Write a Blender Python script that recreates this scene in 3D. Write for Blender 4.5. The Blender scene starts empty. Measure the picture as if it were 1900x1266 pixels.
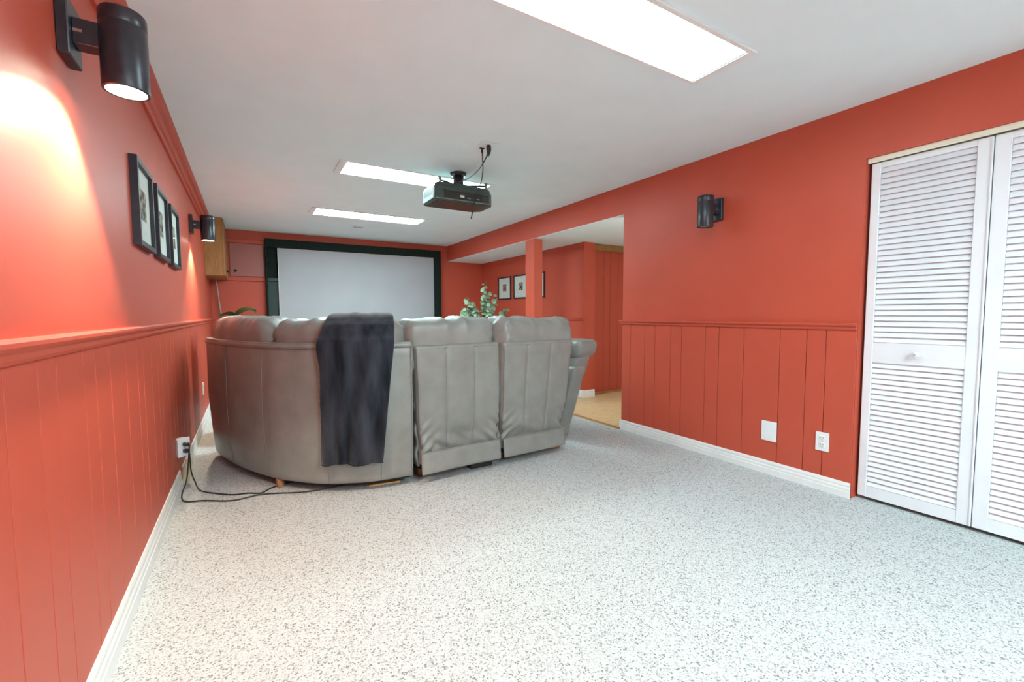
import bpy, bmesh, math, random
from mathutils import Vector, Matrix, noise
random.seed(7)
scene = bpy.context.scene
COL = scene.collection
PI = math.pi

# ------------------------------------------------------------------ camera, world, exposure
cam_d = bpy.data.cameras.new('camera')
cam_d.sensor_width = 36.0
cam_d.lens = 815.0 / 1900.0 * 36.0
cam_d.clip_start = 0.03
cam = bpy.data.objects.new('camera', cam_d)
COL.objects.link(cam)
cx = Vector((0.857425, -0.514586, -0.004853))
cy = Vector((0.036531, 0.051459, 0.998007))
cz = Vector((-0.513311, -0.855893, 0.06292))
m = Matrix.Identity(4)
for i, c in enumerate((cx, cy, cz)):
    for k in range(3):
        m[k][i] = c[k]
m.translation = Vector((0, 0, 1.12))
cam.matrix_world = m
scene.camera = cam

world = bpy.data.worlds.new('world')
scene.world = world
world.use_nodes = True
world.node_tree.nodes['Background'].inputs[0].default_value = (0.8, 0.9, 1.0, 1)
world.node_tree.nodes['Background'].inputs[1].default_value = 0.1

vs = scene.view_settings
vs.view_transform = 'Standard'
vs.look = 'None'
vs.gamma = 1.0
vs.use_curve_mapping = False
vs.exposure = 0.38

LAMP = 36.0          # radiance of the fluorescent lenses
SPOT_W = 26.0        # sconce lamps

# ------------------------------------------------------------------ main dimensions
XL, XR = -0.425, 3.066        # plaster planes of the side walls
PL, PR = -0.417, 3.058        # plank faces
ZC = 2.309                    # ceiling
YF, YN = 7.33, -3.2           # far and near wall
ZB = 2.04                     # bottom of beam, alcove ceiling
OP = 3.055                    # near edge of the opening in the right wall

# ------------------------------------------------------------------ materials
def new_mat(name):
    mt = bpy.data.materials.new(name)
    mt.use_nodes = True
    nt = mt.node_tree
    return mt, nt, nt.nodes['Principled BSDF']

def noise_mat(name, c1, c2, scale=20.0, rough=0.5, bump=0.0, bscale=200.0, metal=0.0, detail=4.0, stretch=None, spec=0.5, sheen=0.0, bdist=0.002):
    mt, nt, p = new_mat(name)
    N, L = nt.nodes, nt.links
    tc = N.new('ShaderNodeTexCoord')
    src = tc.outputs['Object']
    if stretch:
        mp = N.new('ShaderNodeMapping')
        mp.inputs['Scale'].default_value = stretch
        L.new(src, mp.inputs['Vector']); src = mp.outputs['Vector']
    nz = N.new('ShaderNodeTexNoise')
    nz.inputs['Scale'].default_value = scale
    nz.inputs['Detail'].default_value = detail
    L.new(src, nz.inputs['Vector'])
    rp = N.new('ShaderNodeValToRGB')
    rp.color_ramp.elements[0].color = (*c1, 1); rp.color_ramp.elements[0].position = 0.32
    rp.color_ramp.elements[1].color = (*c2, 1); rp.color_ramp.elements[1].position = 0.68
    L.new(nz.outputs['Fac'], rp.inputs['Fac'])
    L.new(rp.outputs['Color'], p.inputs['Base Color'])
    p.inputs['Roughness'].default_value = rough
    p.inputs['Metallic'].default_value = metal
    p.inputs['Specular IOR Level'].default_value = spec
    if sheen:
        p.inputs['Sheen Weight'].default_value = sheen
        p.inputs['Sheen Roughness'].default_value = 0.4
    if bump:
        b = N.new('ShaderNodeTexNoise'); b.inputs['Scale'].default_value = bscale; b.inputs['Detail'].default_value = 3
        L.new(src, b.inputs['Vector'])
        bp = N.new('ShaderNodeBump'); bp.inputs['Strength'].default_value = bump; bp.inputs['Distance'].default_value = bdist
        L.new(b.outputs['Fac'], bp.inputs['Height']); L.new(bp.outputs['Normal'], p.inputs['Normal'])
    return mt

M = {}
M['red'] = noise_mat('red_paint', (0.53, 0.082, 0.045), (0.56, 0.090, 0.050), 3.0, 0.45, 0.12, 260, spec=0.4)
M['red_door'] = noise_mat('red_cupboard_paint', (0.36, 0.105, 0.085), (0.39, 0.115, 0.095), 3.0, 0.3, spec=0.5)
M['white_ceiling'] = noise_mat('white_ceiling_paint', (0.77, 0.88, 0.91), (0.80, 0.91, 0.94), 4.0, 0.9, 0.25, 90, spec=0.2)
M['white_trim'] = noise_mat('white_trim_paint', (0.80, 0.81, 0.80), (0.86, 0.87, 0.86), 8.0, 0.35)
M['white_door'] = noise_mat('white_door_paint', (0.78, 0.79, 0.83), (0.83, 0.84, 0.88), 5.0, 0.4)
M['cream'] = noise_mat('cream_track_paint', (0.80, 0.78, 0.62), (0.85, 0.83, 0.68), 5.0, 0.4)
M['plastic_white'] = noise_mat('white_plastic', (0.82, 0.83, 0.84), (0.86, 0.87, 0.88), 10.0, 0.3)
M['plastic_grey'] = noise_mat('dark_slot', (0.03, 0.03, 0.03), (0.05, 0.05, 0.05), 10.0, 0.5)
M['leather'] = noise_mat('grey_taupe_leather', (0.215, 0.214, 0.200), (0.265, 0.262, 0.245), 9.0, 0.32, 0.35, 420, spec=0.6, detail=6, bdist=0.001)
M['leather_dark'] = noise_mat('piping_leather', (0.15, 0.138, 0.125), (0.20, 0.185, 0.17), 20.0, 0.4)
M['black_cloth'] = noise_mat('black_dust_cloth', (0.012, 0.012, 0.013), (0.02, 0.02, 0.022), 30.0, 0.9)
M['black_metal'] = noise_mat('black_powder_coat', (0.030, 0.031, 0.040), (0.042, 0.044, 0.056), 30.0, 0.30, metal=0.3, spec=0.6)
M['black_plastic'] = noise_mat('black_plastic', (0.018, 0.019, 0.019), (0.026, 0.028, 0.028), 30.0, 0.4)
M['projector'] = noise_mat('dark_green_black_plastic', (0.034, 0.058, 0.050), (0.050, 0.080, 0.068), 18.0, 0.32, spec=0.6)
M['projector_grey'] = noise_mat('projector_vent_grey', (0.16, 0.24, 0.21), (0.21, 0.29, 0.26), 18.0, 0.4)
M['projector_belly'] = noise_mat('projector_belly_gloss', (0.022, 0.026, 0.02), (0.035, 0.04, 0.03), 18.0, 0.3, spec=0.4)
M['frame_black'] = noise_mat('picture_frame_black', (0.016, 0.017, 0.026), (0.026, 0.028, 0.042), 30.0, 0.4)
M['mat_board'] = noise_mat('mat_board', (0.66, 0.72, 0.66), (0.72, 0.78, 0.72), 30.0, 0.9)
M['screen_black'] = noise_mat('black_green_velvet', (0.008, 0.014, 0.012), (0.014, 0.024, 0.020), 30.0, 0.85, spec=0.2)
M['screen_green'] = noise_mat('dark_green_paint', (0.020, 0.036, 0.030), (0.028, 0.048, 0.040), 12.0, 0.6)
M['screen_white'] = noise_mat('screen_fabric', (0.42, 0.425, 0.45), (0.455, 0.46, 0.485), 2.0, 0.7, spec=0.3)
M['oak'] = noise_mat('oak_cabinet', (0.30, 0.135, 0.035), (0.42, 0.21, 0.065), 6.0, 0.4, stretch=(9, 9, 1.2), detail=6)
M['pine'] = noise_mat('pine_block', (0.52, 0.27, 0.10), (0.66, 0.38, 0.16), 8.0, 0.55, stretch=(2, 14, 14), detail=5)
M['leg_wood'] = noise_mat('leg_wood', (0.30, 0.12, 0.06), (0.40, 0.18, 0.09), 12.0, 0.45)
M['raw_wood'] = noise_mat('raw_trim_wood', (0.62, 0.50, 0.30), (0.72, 0.60, 0.38), 20.0, 0.7)
M['laminate'] = noise_mat('beige_laminate', (0.58, 0.38, 0.19), (0.74, 0.53, 0.30), 3.0, 0.4, stretch=(3, 12, 1), detail=6)
M['green_leaf'] = noise_mat('eucalyptus_leaf', (0.10, 0.19, 0.11), (0.30, 0.38, 0.24), 14.0, 0.55)
M['dark_leaf'] = noise_mat('dark_green_leaf', (0.015, 0.085, 0.02), (0.04, 0.16, 0.05), 8.0, 0.35)
M['stem'] = noise_mat('stem_brown', (0.10, 0.06, 0.03), (0.16, 0.10, 0.05), 20.0, 0.7)
M['pot'] = noise_mat('dark_ceramic', (0.04, 0.035, 0.03), (0.06, 0.05, 0.045), 10.0, 0.35)
M['terracotta'] = noise_mat('clay_pot', (0.32, 0.13, 0.07), (0.38, 0.17, 0.09), 10.0, 0.7)
M['cable_grey'] = noise_mat('grey_cable', (0.35, 0.36, 0.36), (0.45, 0.46, 0.46), 20.0, 0.4)
M['blanket'] = noise_mat('charcoal_fleece', (0.006, 0.008, 0.012), (0.048, 0.055, 0.072), 11.0, 0.95, 0.8, 260, stretch=(1.0, 1.0, 0.22), sheen=0.55, spec=0.1, detail=5, bdist=0.003)
M['grille'] = noise_mat('grey_grille', (0.45, 0.46, 0.44), (0.5, 0.51, 0.49), 20.0, 0.6)
M['brass'] = noise_mat('dark_bronze', (0.04, 0.03, 0.02), (0.06, 0.045, 0.03), 10.0, 0.35, metal=0.8)
M['steel'] = noise_mat('steel', (0.55, 0.55, 0.55), (0.62, 0.62, 0.62), 10.0, 0.3, metal=1.0)

def emit_mat(name, col, strength):
    mt, nt, p = new_mat(name)
    p.inputs['Base Color'].default_value = (*[c * 0.8 for c in col], 1)
    p.inputs['Emission Color'].default_value = (*col, 1)
    p.inputs['Emission Strength'].default_value = strength
    return mt
M['lens'] = emit_mat('fluorescent_lens', (0.70, 0.97, 1.0), LAMP)
M['lens_dimmed'] = emit_mat('fluorescent_lens_dimmed', (0.70, 0.97, 1.0), LAMP * 0.40)  # turned down so the carpet near the camera is less bright
M['lens_added'] = emit_mat('fluorescent_lens_added_rear', (0.70, 0.97, 1.0), LAMP * 1.85)  # boosted emission for the two lights added behind the camera
M['bulb'] = emit_mat('sconce_bulb_on', (1.0, 0.86, 0.66), 30.0)
M['bulb_off'] = noise_mat('sconce_bulb_off', (0.5, 0.42, 0.36), (0.56, 0.47, 0.4), 10, 0.2)
M['fill_globe'] = emit_mat('hall_fill_globe', (0.90, 1.0, 0.92), 38.0)  # glow of the unseen globe added in the side passage

def carpet_mat():
    mt, nt, p = new_mat('speckled_carpet')
    N, L = nt.nodes, nt.links
    tc = N.new('ShaderNodeTexCoord')
    v = N.new('ShaderNodeTexVoronoi'); v.inputs['Scale'].default_value = 210
    L.new(tc.outputs['Object'], v.inputs['Vector'])
    sp = N.new('ShaderNodeSeparateColor'); L.new(v.outputs['Color'], sp.inputs['Color'])
    r = N.new('ShaderNodeValToRGB'); cr = r.color_ramp; cr.interpolation = 'CONSTANT'
    cr.elements[0].position = 0.0; cr.elements[0].color = (0.25, 0.255, 0.26, 1)
    cr.elements[1].position = 0.09; cr.elements[1].color = (0.44, 0.45, 0.45, 1)
    for pos, c in ((0.22, (0.57, 0.585, 0.585)), (0.45, (0.635, 0.65, 0.65)), (0.72, (0.675, 0.695, 0.695))):
        e = cr.elements.new(pos); e.color = (*c, 1)
    L.new(sp.outputs[0], r.inputs['Fac'])
    # fine fibre variation
    n2 = N.new('ShaderNodeTexNoise'); n2.inputs['Scale'].default_value = 420; n2.inputs['Detail'].default_value = 2
    L.new(tc.outputs['Object'], n2.inputs['Vector'])
    r2 = N.new('ShaderNodeValToRGB'); r2.color_ramp.elements[0].color = (0.80, 0.80, 0.80, 1); r2.color_ramp.elements[1].color = (1.08, 1.08, 1.08, 1)
    r2.color_ramp.elements[0].position = 0.3; r2.color_ramp.elements[1].position = 0.7
    L.new(n2.outputs['Fac'], r2.inputs['Fac'])
    mx = N.new('ShaderNodeMix'); mx.data_type = 'RGBA'; mx.blend_type = 'MULTIPLY'; mx.inputs[0].default_value = 1.0
    L.new(r.outputs['Color'], mx.inputs[6]); L.new(r2.outputs['Color'], mx.inputs[7])
    L.new(mx.outputs[2], p.inputs['Base Color'])
    p.inputs['Roughness'].default_value = 0.95
    p.inputs['Specular IOR Level'].default_value = 0.1
    bp = N.new('ShaderNodeBump'); bp.inputs['Strength'].default_value = 0.6; bp.inputs['Distance'].default_value = 0.004
    L.new(v.outputs['Distance'], bp.inputs['Height']); L.new(bp.outputs['Normal'], p.inputs['Normal'])
    return mt
M['carpet'] = carpet_mat()

def print_mat(name, seed):
    mt, nt, p = new_mat(name)
    N, L = nt.nodes, nt.links
    tc = N.new('ShaderNodeTexCoord')
    mp = N.new('ShaderNodeMapping'); mp.inputs['Location'].default_value = (seed, seed * 2, 0)
    L.new(tc.outputs['Object'], mp.inputs['Vector'])
    nz = N.new('ShaderNodeTexNoise'); nz.inputs['Scale'].default_value = 32; nz.inputs['Detail'].default_value = 3
    L.new(mp.outputs['Vector'], nz.inputs['Vector'])
    r = N.new('ShaderNodeValToRGB')
    r.color_ramp.elements[0].position = 0.42; r.color_ramp.elements[0].color = (0.03, 0.03, 0.025, 1)
    r.color_ramp.elements[1].position = 0.58; r.color_ramp.elements[1].color = (0.42, 0.38, 0.30, 1)
    L.new(nz.outputs['Fac'], r.inputs['Fac']); L.new(r.outputs['Color'], p.inputs['Base Color'])
    p.inputs['Roughness'].default_value = 0.8
    return mt
for k in range(3):
    M['print%d' % k] = print_mat('photo_print_%d' % k, k * 3.7 + 1.1)

def glass_mat():
    mt, nt, p = new_mat('picture_glass')
    N, L = nt.nodes, nt.links
    out = N['Material Output']
    t = N.new('ShaderNodeBsdfTransparent'); g = N.new('ShaderNodeBsdfGlossy'); g.inputs['Roughness'].default_value = 0.03
    mx = N.new('ShaderNodeMixShader'); mx.inputs[0].default_value = 0.05
    L.new(t.outputs[0], mx.inputs[1]); L.new(g.outputs[0], mx.inputs[2])
    L.new(mx.outputs[0], out.inputs['Surface'])
    return mt
M['glass'] = glass_mat()

# ------------------------------------------------------------------ helpers
def tag(o, label=None, cat=None, group=None, kind=None):
    if label: o['label'] = label
    if cat: o['category'] = cat
    if group: o['group'] = group
    if kind: o['kind'] = kind
    return o

def link(name, me, mat=None, parent=None, smooth=False):
    if mat is not None and not me.materials:
        me.materials.append(M[mat] if isinstance(mat, str) else mat)
    o = bpy.data.objects.new(name, me)
    COL.objects.link(o)
    if parent is not None:
        o.parent = parent
    if smooth:
        for p in me.polygons: p.use_smooth = True
    return o

def empty(name, loc=(0, 0, 0), rz=0.0):
    o = bpy.data.objects.new(name, None)
    o.empty_display_size = 0.1
    COL.objects.link(o)
    o.location = loc; o.rotation_euler = (0, 0, rz)
    return o

def part(name, me, mat, parent, smooth=False, origin=None):
    """child mesh given in the coordinates of its parent"""
    return link(name, me, mat, parent, smooth)

def bm_mesh(bm, name='mesh'):
    bmesh.ops.recalc_face_normals(bm, faces=bm.faces)
    me = bpy.data.meshes.new(name); bm.to_mesh(me); bm.free()
    return me

def add_box(bm, x0, x1, y0, y1, z0, z1):
    v = [bm.verts.new(p) for p in ((x0, y0, z0), (x1, y0, z0), (x1, y1, z0), (x0, y1, z0), (x0, y0, z1), (x1, y0, z1), (x1, y1, z1), (x0, y1, z1))]
    for f in ((0, 3, 2, 1), (4, 5, 6, 7), (0, 1, 5, 4), (1, 2, 6, 5), (2, 3, 7, 6), (3, 0, 4, 7)):
        bm.faces.new([v[i] for i in f])

def boxes(*bs, bevel=0.0, seg=1):
    bm = bmesh.new()
    for b in bs: add_box(bm, *b)
    if bevel:
        bmesh.ops.bevel(bm, geom=bm.edges[:], offset=bevel, segments=seg, profile=0.7, affect='EDGES')
    return bm_mesh(bm)

def prism(poly, a0, a1, axis):
    """poly: 2D points; axis 'x','y','z' is the extrusion axis"""
    def P(u, v, a):
        return {'x': (a, u, v), 'y': (u, a, v), 'z': (u, v, a)}[axis]
    bm = bmesh.new()
    A = [bm.verts.new(P(u, v, a0)) for u, v in poly]
    B = [bm.verts.new(P(u, v, a1)) for u, v in poly]
    n = len(poly)
    bm.faces.new(A); bm.faces.new(B[::-1])
    for i in range(n):
        bm.faces.new((A[i], A[(i + 1) % n], B[(i + 1) % n], B[i]))
    return bm_mesh(bm)

def tube_mesh(pts, r, seg=8, bm=None, closed_caps=True):
    own = bm is None
    if own: bm = bmesh.new()
    pts = [Vector(p) for p in pts]
    rings = []
    prev = None
    for i, p in enumerate(pts):
        t = (pts[min(i + 1, len(pts) - 1)] - pts[max(i - 1, 0)]).normalized()
        ref = Vector((0, 0, 1)) if abs(t.z) < 0.9 else Vector((1, 0, 0))
        if prev is None:
            n = t.cross(ref).normalized()
        else:
            n = (prev - t * prev.dot(t))
            n = n.normalized() if n.length > 1e-6 else t.cross(ref).normalized()
        prev = n
        b = t.cross(n)
        rr = r[i] if isinstance(r, (list, tuple)) else r
        rings.append([bm.verts.new(p + (n * math.cos(a) + b * math.sin(a)) * rr) for a in (2 * PI * k / seg for k in range(seg))])
    for i in range(len(rings) - 1):
        for k in range(seg):
            bm.faces.new((rings[i][k], rings[i][(k + 1) % seg], rings[i + 1][(k + 1) % seg], rings[i + 1][k]))
    if closed_caps:
        bm.faces.new(rings[0][::-1]); bm.faces.new(rings[-1])
    return bm_mesh(bm) if own else None

def spline(pts, n=12):
    """Catmull-Rom through pts"""
    P = [Vector(p) for p in pts]
    out = []
    for i in range(len(P) - 1):
        p0 = P[i - 1] if i > 0 else P[0] * 2 - P[1]
        p1, p2 = P[i], P[i + 1]
        p3 = P[i + 2] if i + 2 < len(P) else P[-1] * 2 - P[-2]
        for k in range(n):
            t = k / n
            out.append(0.5 * ((2 * p1) + (p2 - p0) * t + (2 * p0 - 5 * p1 + 4 * p2 - p3) * t * t + (3 * p1 - p0 - 3 * p2 + p3) * t ** 3))
    out.append(P[-1])
    return out

def lathe(prof, seg=32, loc=(0, 0, 0)):
    bm = bmesh.new()
    rings = []
    for r, z in prof:
        if r < 1e-5:
            rings.append([bm.verts.new((loc[0], loc[1], loc[2] + z))])
        else:
            rings.append([bm.verts.new((loc[0] + r * math.cos(2 * PI * k / seg), loc[1] + r * math.sin(2 * PI * k / seg), loc[2] + z)) for k in range(seg)])
    for a, b in zip(rings, rings[1:]):
        for k in range(seg):
            k2 = (k + 1) % seg
            if len(a) == 1 and len(b) == 1: continue
            if len(a) == 1: bm.faces.new((a[0], b[k], b[k2]))
            elif len(b) == 1: bm.faces.new((a[k], b[0], a[k2]))
            else: bm.faces.new((a[k], b[k], b[k2], a[k2]))
    return bm_mesh(bm)

def rbox(sx, sy, sz, r, n=(24, 8, 20), deform=None, centre=(0, 0, 0)):
    """rounded box as a dense shell; deform(p)->p works in local coordinates"""
    bm = bmesh.new()
    H = (sx / 2, sy / 2, sz / 2)
    r = min(r, min(H) * 0.999)
    cache = {}
    def vert(i, j, k):
        key = (i, j, k)
        if key in cache: return cache[key]
        p = [(-1 + 2 * q / m) * h for q, m, h in zip(key, n, H)]
        # concentrate samples at the rounded ends
        inn = [max(-h + r, min(h - r, c)) for c, h in zip(p, H)]
        d = Vector([a - b for a, b in zip(p, inn)])
        if d.length > 1e-9:
            q = Vector(inn) + d.normalized() * r
        else:
            q = Vector(p)
        if deform: q = Vector(deform(q))
        cache[key] = bm.verts.new(q + Vector(centre))
        return cache[key]
    a, b, c = n
    for i in range(a):
        for j in range(b):
            bm.faces.new((vert(i, j, 0), vert(i, j + 1, 0), vert(i + 1, j + 1, 0), vert(i + 1, j, 0)))
            bm.faces.new((vert(i, j, c), vert(i + 1, j, c), vert(i + 1, j + 1, c), vert(i, j + 1, c)))
    for i in range(a):
        for k in range(c):
            bm.faces.new((vert(i, 0, k), vert(i + 1, 0, k), vert(i + 1, 0, k + 1), vert(i, 0, k + 1)))
            bm.faces.new((vert(i, b, k), vert(i, b, k + 1), vert(i + 1, b, k + 1), vert(i + 1, b, k)))
    for j in range(b):
        for k in range(c):
            bm.faces.new((vert(0, j, k), vert(0, j, k + 1), vert(0, j + 1, k + 1), vert(0, j + 1, k)))
            bm.faces.new((vert(a, j, k), vert(a, j + 1, k), vert(a, j + 1, k + 1), vert(a, j, k + 1)))
    return bm_mesh(bm)

def struct(name, me, mat, parent=None, smooth=False):
    o = link(name, me, mat, parent, smooth)
    if parent is None: o['kind'] = 'structure'
    return o

# ================================================================== THE ROOM
FX = 3.035   # carpet / laminate boundary
struct('floor', boxes((XL - 0.1, FX, YN, YF + 0.1, -0.1, 0.0), (FX, 3.9, YN, OP, -0.1, 0.0)), 'carpet')
hall_floor = struct('floor_hall', boxes((FX, 5.3, OP, YF + 0.1, -0.1, 0.004), (3.9, 5.3, 2.0, OP, -0.1, 0.004)), 'laminate')
part('edge_strip', prism([(FX - 0.02, 0.0), (FX + 0.015, 0.0), (FX + 0.015, 0.010), (FX + 0.002, 0.013), (FX - 0.012, 0.008)], OP, 4.55, 'y'), 'oak', hall_floor)
struct('ceiling', boxes((XL - 0.1, XR + 0.12, YN - 0.1, YF + 0.1, ZC, ZC + 0.1)), 'white_ceiling')
struct('ceiling_hall', boxes((XR + 0.002, 5.3, OP + 0.001, YF - 0.001, ZB, ZB + 0.005), (XR + 0.125, 5.3, 2.0, OP + 0.001, ZB, ZB + 0.06), (XR + 0.125, 5.3, OP + 0.001, YF - 0.001, ZB + 0.005, ZB + 0.06)), 'white_ceiling')

wl = struct('wall_left', boxes((XL - 0.1, XL, YN, YF + 0.1, 0, ZC)), 'red')
wf = struct('wall_far', boxes((XL, 5.3, YF, YF + 0.1, 0, ZC)), 'red')
struct('wall_near', boxes((XL, 4.0, YN - 0.1, YN, 0, ZC)), 'white_trim')
DY0, DY1, DTOP = 0.165, 1.163, 1.995      # closet opening
wr = struct('wall_right', boxes((XR, XR + 0.12, DY1, OP, 0, ZC), (XR, XR + 0.12, DY0, DY1, DTOP, ZC), (XR, XR + 0.12, YN, DY0, 0, ZC),
                                (XR, XR + 0.12, OP, YF, ZB + 0.005, ZC)), 'red')
part('post', boxes((XR - 0.006, 3.184, 4.56, 4.756, 0, ZB)), 'red', wr)
XB = 3.76
wa = struct('wall_alcove', boxes((XB, XB + 0.09, 4.44, YF, 0, ZB), (XB + 0.09, 3.945, 4.44, 4.53, 0, ZB)), 'red')
wp = struct('wall_hall', boxes((3.85, 5.3, 4.56, 4.66, 0, ZB)), 'red')
struct('wall_hall_side', boxes((5.2, 5.3, 2.0, 4.56, 0, ZB)), 'white_trim')
struct('wall_hall_near', boxes((XR + 0.12, 5.2, 1.9, 2.0, 0, ZB)), 'white_trim')
struct('wall_closet', boxes((3.8, 3.9, 0.0, 1.35, 0, ZC), (XR + 0.12, 3.8, 1.25, 1.35, 0, ZC), (XR + 0.12, 3.8, 0.0, 0.1, 0, ZC)), 'white_trim')

# --- wainscot planks (each a part of its wall)
def plank_mesh(w, h, t, c=0.0012):
    # face towards +x, width along y from 0..w, height along z 0..h
    return prism([(0, 0), (t - c, 0), (t, c), (t, w - c), (t - c, w), (0, w)], 0, h, 'z')

def planks(wall, ys, x, z0, z1, side, mat='red', gap=0.004):
    for a, b in zip(ys, ys[1:]):
        me = plank_mesh(abs(b - a) - gap, z1 - z0, 0.008)
        o = part('plank', me, mat, wall)
        if side > 0:      # left wall, face towards +x
            o.location = (x, min(a, b) + gap / 2, z0)
        else:
            o.location = (x, max(a, b) - gap / 2, z0); o.rotation_euler = (0, 0, PI)

right_y = [1.165, 1.325, 1.435, 1.599, 1.851, 2.047, 2.162, 2.382, 2.491, 2.658, 2.775, 2.945, OP]
planks(wr, right_y, XR, 0.0, 1.02, -1)
left_y = [-0.35, -0.12, 0.0, 0.17, 0.34, 0.45, 0.66, 0.78, 0.95, 1.08, 1.245, 1.41, 1.525, 1.735, 1.85, 2.02, 2.25, 2.45, 2.57, 2.76, 2.93, 3.04, 3.25, 3.42, 3.53, 3.73, 3.85, 4.02, 4.24, 4.42, 4.53, 4.74, 4.92, 5.04, 5.25, 5.41, 5.53, 5.74, 5.86, 6.03, 6.24, 6.41, 6.53, 6.74, 6.92, 7.04, 7.325]
planks(wl, left_y, XL, 0.0, 1.03, 1)
# hall boards, on the wall that faces the camera
for a, b in zip([3.95, 4.206, 4.322, 4.47, 4.66, 4.86, 5.0, 5.195], [4.206, 4.322, 4.47, 4.66, 4.86, 5.0, 5.195]):
    me = prism([(0.0015, 0), (0.0015, -0.007), (0.0045, -0.010), (b - a - 0.0045, -0.010), (b - a - 0.0015, -0.007), (b - a - 0.0015, 0)], 0.0, 1.95, 'z')
    o = part('plank', me, 'red', wp); o.location = (a, 4.56, 0.03)

# --- chair rails, crown, baseboards
def rail_profile(p, z0, z1):   # list of (offset from wall, z)
    h = z1 - z0
    return [(0, z0), (p * 0.45, z0), (p * 0.6, z0 + h * 0.18), (p * 0.6, z0 + h * 0.42), (p * 0.85, z0 + h * 0.55), (p, z0 + h * 0.7), (p, z0 + h * 0.88), (p * 0.85, z1), (0, z1)]

def run_y(name, prof, x, side, y0, y1, mat, struct_name=True, parent=None):
    me = prism([(x + side * o, z) for o, z in prof], y0, y1, 'y')
    return struct(name, me, mat, parent)

run_y('trim_1', rail_profile(0.032, 1.020, 1.072), XL, 1, -0.35, YF - 0.002, 'red')
run_y('trim_2', rail_profile(0.034, 1.010, 1.052), XR, -1, DY1 + 0.004, OP + 0.025, 'red')
run_y('trim_3', rail_profile(0.03, 1.02, 1.06), XB, -1, 4.43, YF, 'red')
t3 = struct('trim_4', prism([(4.44 - o, z) for o, z in rail_profile(0.02, 1.02, 1.06)], XB - 0.0, 3.80, 'x'), 'red')
# crown: a deep moulding with a step, along the left wall
run_y('trim_5', [(0, 2.198), (0.014, 2.198), (0.020, 2.215), (0.034, 2.222), (0.040, 2.262), (0.060, 2.272), (0.072, ZC), (0, ZC)], XL, 1, -0.6, YF - 0.002, 'red')

def base_profile(h, p=0.014):
    return [(0, 0), (p, 0), (p, h * 0.42), (p * 0.82, h * 0.45), (p * 0.82, h * 0.62), (p * 0.55, h * 0.72), (p * 0.65, h * 0.80), (p * 0.55, h * 0.9), (p * 0.3, h), (0, h)]
run_y('baseboard_right', base_profile(0.092), PR, -1, DY1 + 0.002, OP + 0.012, 'white_trim')
run_y('baseboard_left', base_profile(0.118), PL, 1, -0.6, 3.50, 'white_trim')
bl2 = run_y('baseboard_left_far', base_profile(0.105, 0.012), PL, 1, 3.62, YF - 0.002, 'white_trim')
struct('baseboard_hall', prism([(4.44 - o, z) for o, z in base_profile(0.10)], XB - 0.012, 3.945, 'x'), 'white_trim')
run_y('baseboard_alcove', base_profile(0.10), XB, -1, 4.43, YF, 'white_trim')

# loose end of the baseboard below the socket
sh = link('trim_offcut', boxes((-0.006, 0.006, -0.028, 0.028, 0, 0.16), bevel=0.002), 'raw_wood')
sh.location = (-0.396, 3.56, 0.004); sh.rotation_euler = (math.radians(-12), math.radians(3), math.radians(-35))
tag(sh, 'short raw wood baseboard offcut leaning on left wall under the socket', 'wood offcut')

# wooden head track above the hall boards + floor strip
ht = empty('trim_6', (0, 0, 0)); ht['kind'] = 'structure'
part('pelmet', prism([(4.50, 1.955), (4.53, 1.955), (4.53, 2.03), (4.492, 2.03), (4.492, 2.012), (4.50, 2.008)], 3.946, 5.19, 'x'), 'oak', ht)
part('floor_strip', prism([(4.525, 0.005), (4.55, 0.005), (4.55, 0.03), (4.535, 0.03), (4.525, 0.015)], 3.946, 5.19, 'x'), 'oak', ht)

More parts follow.
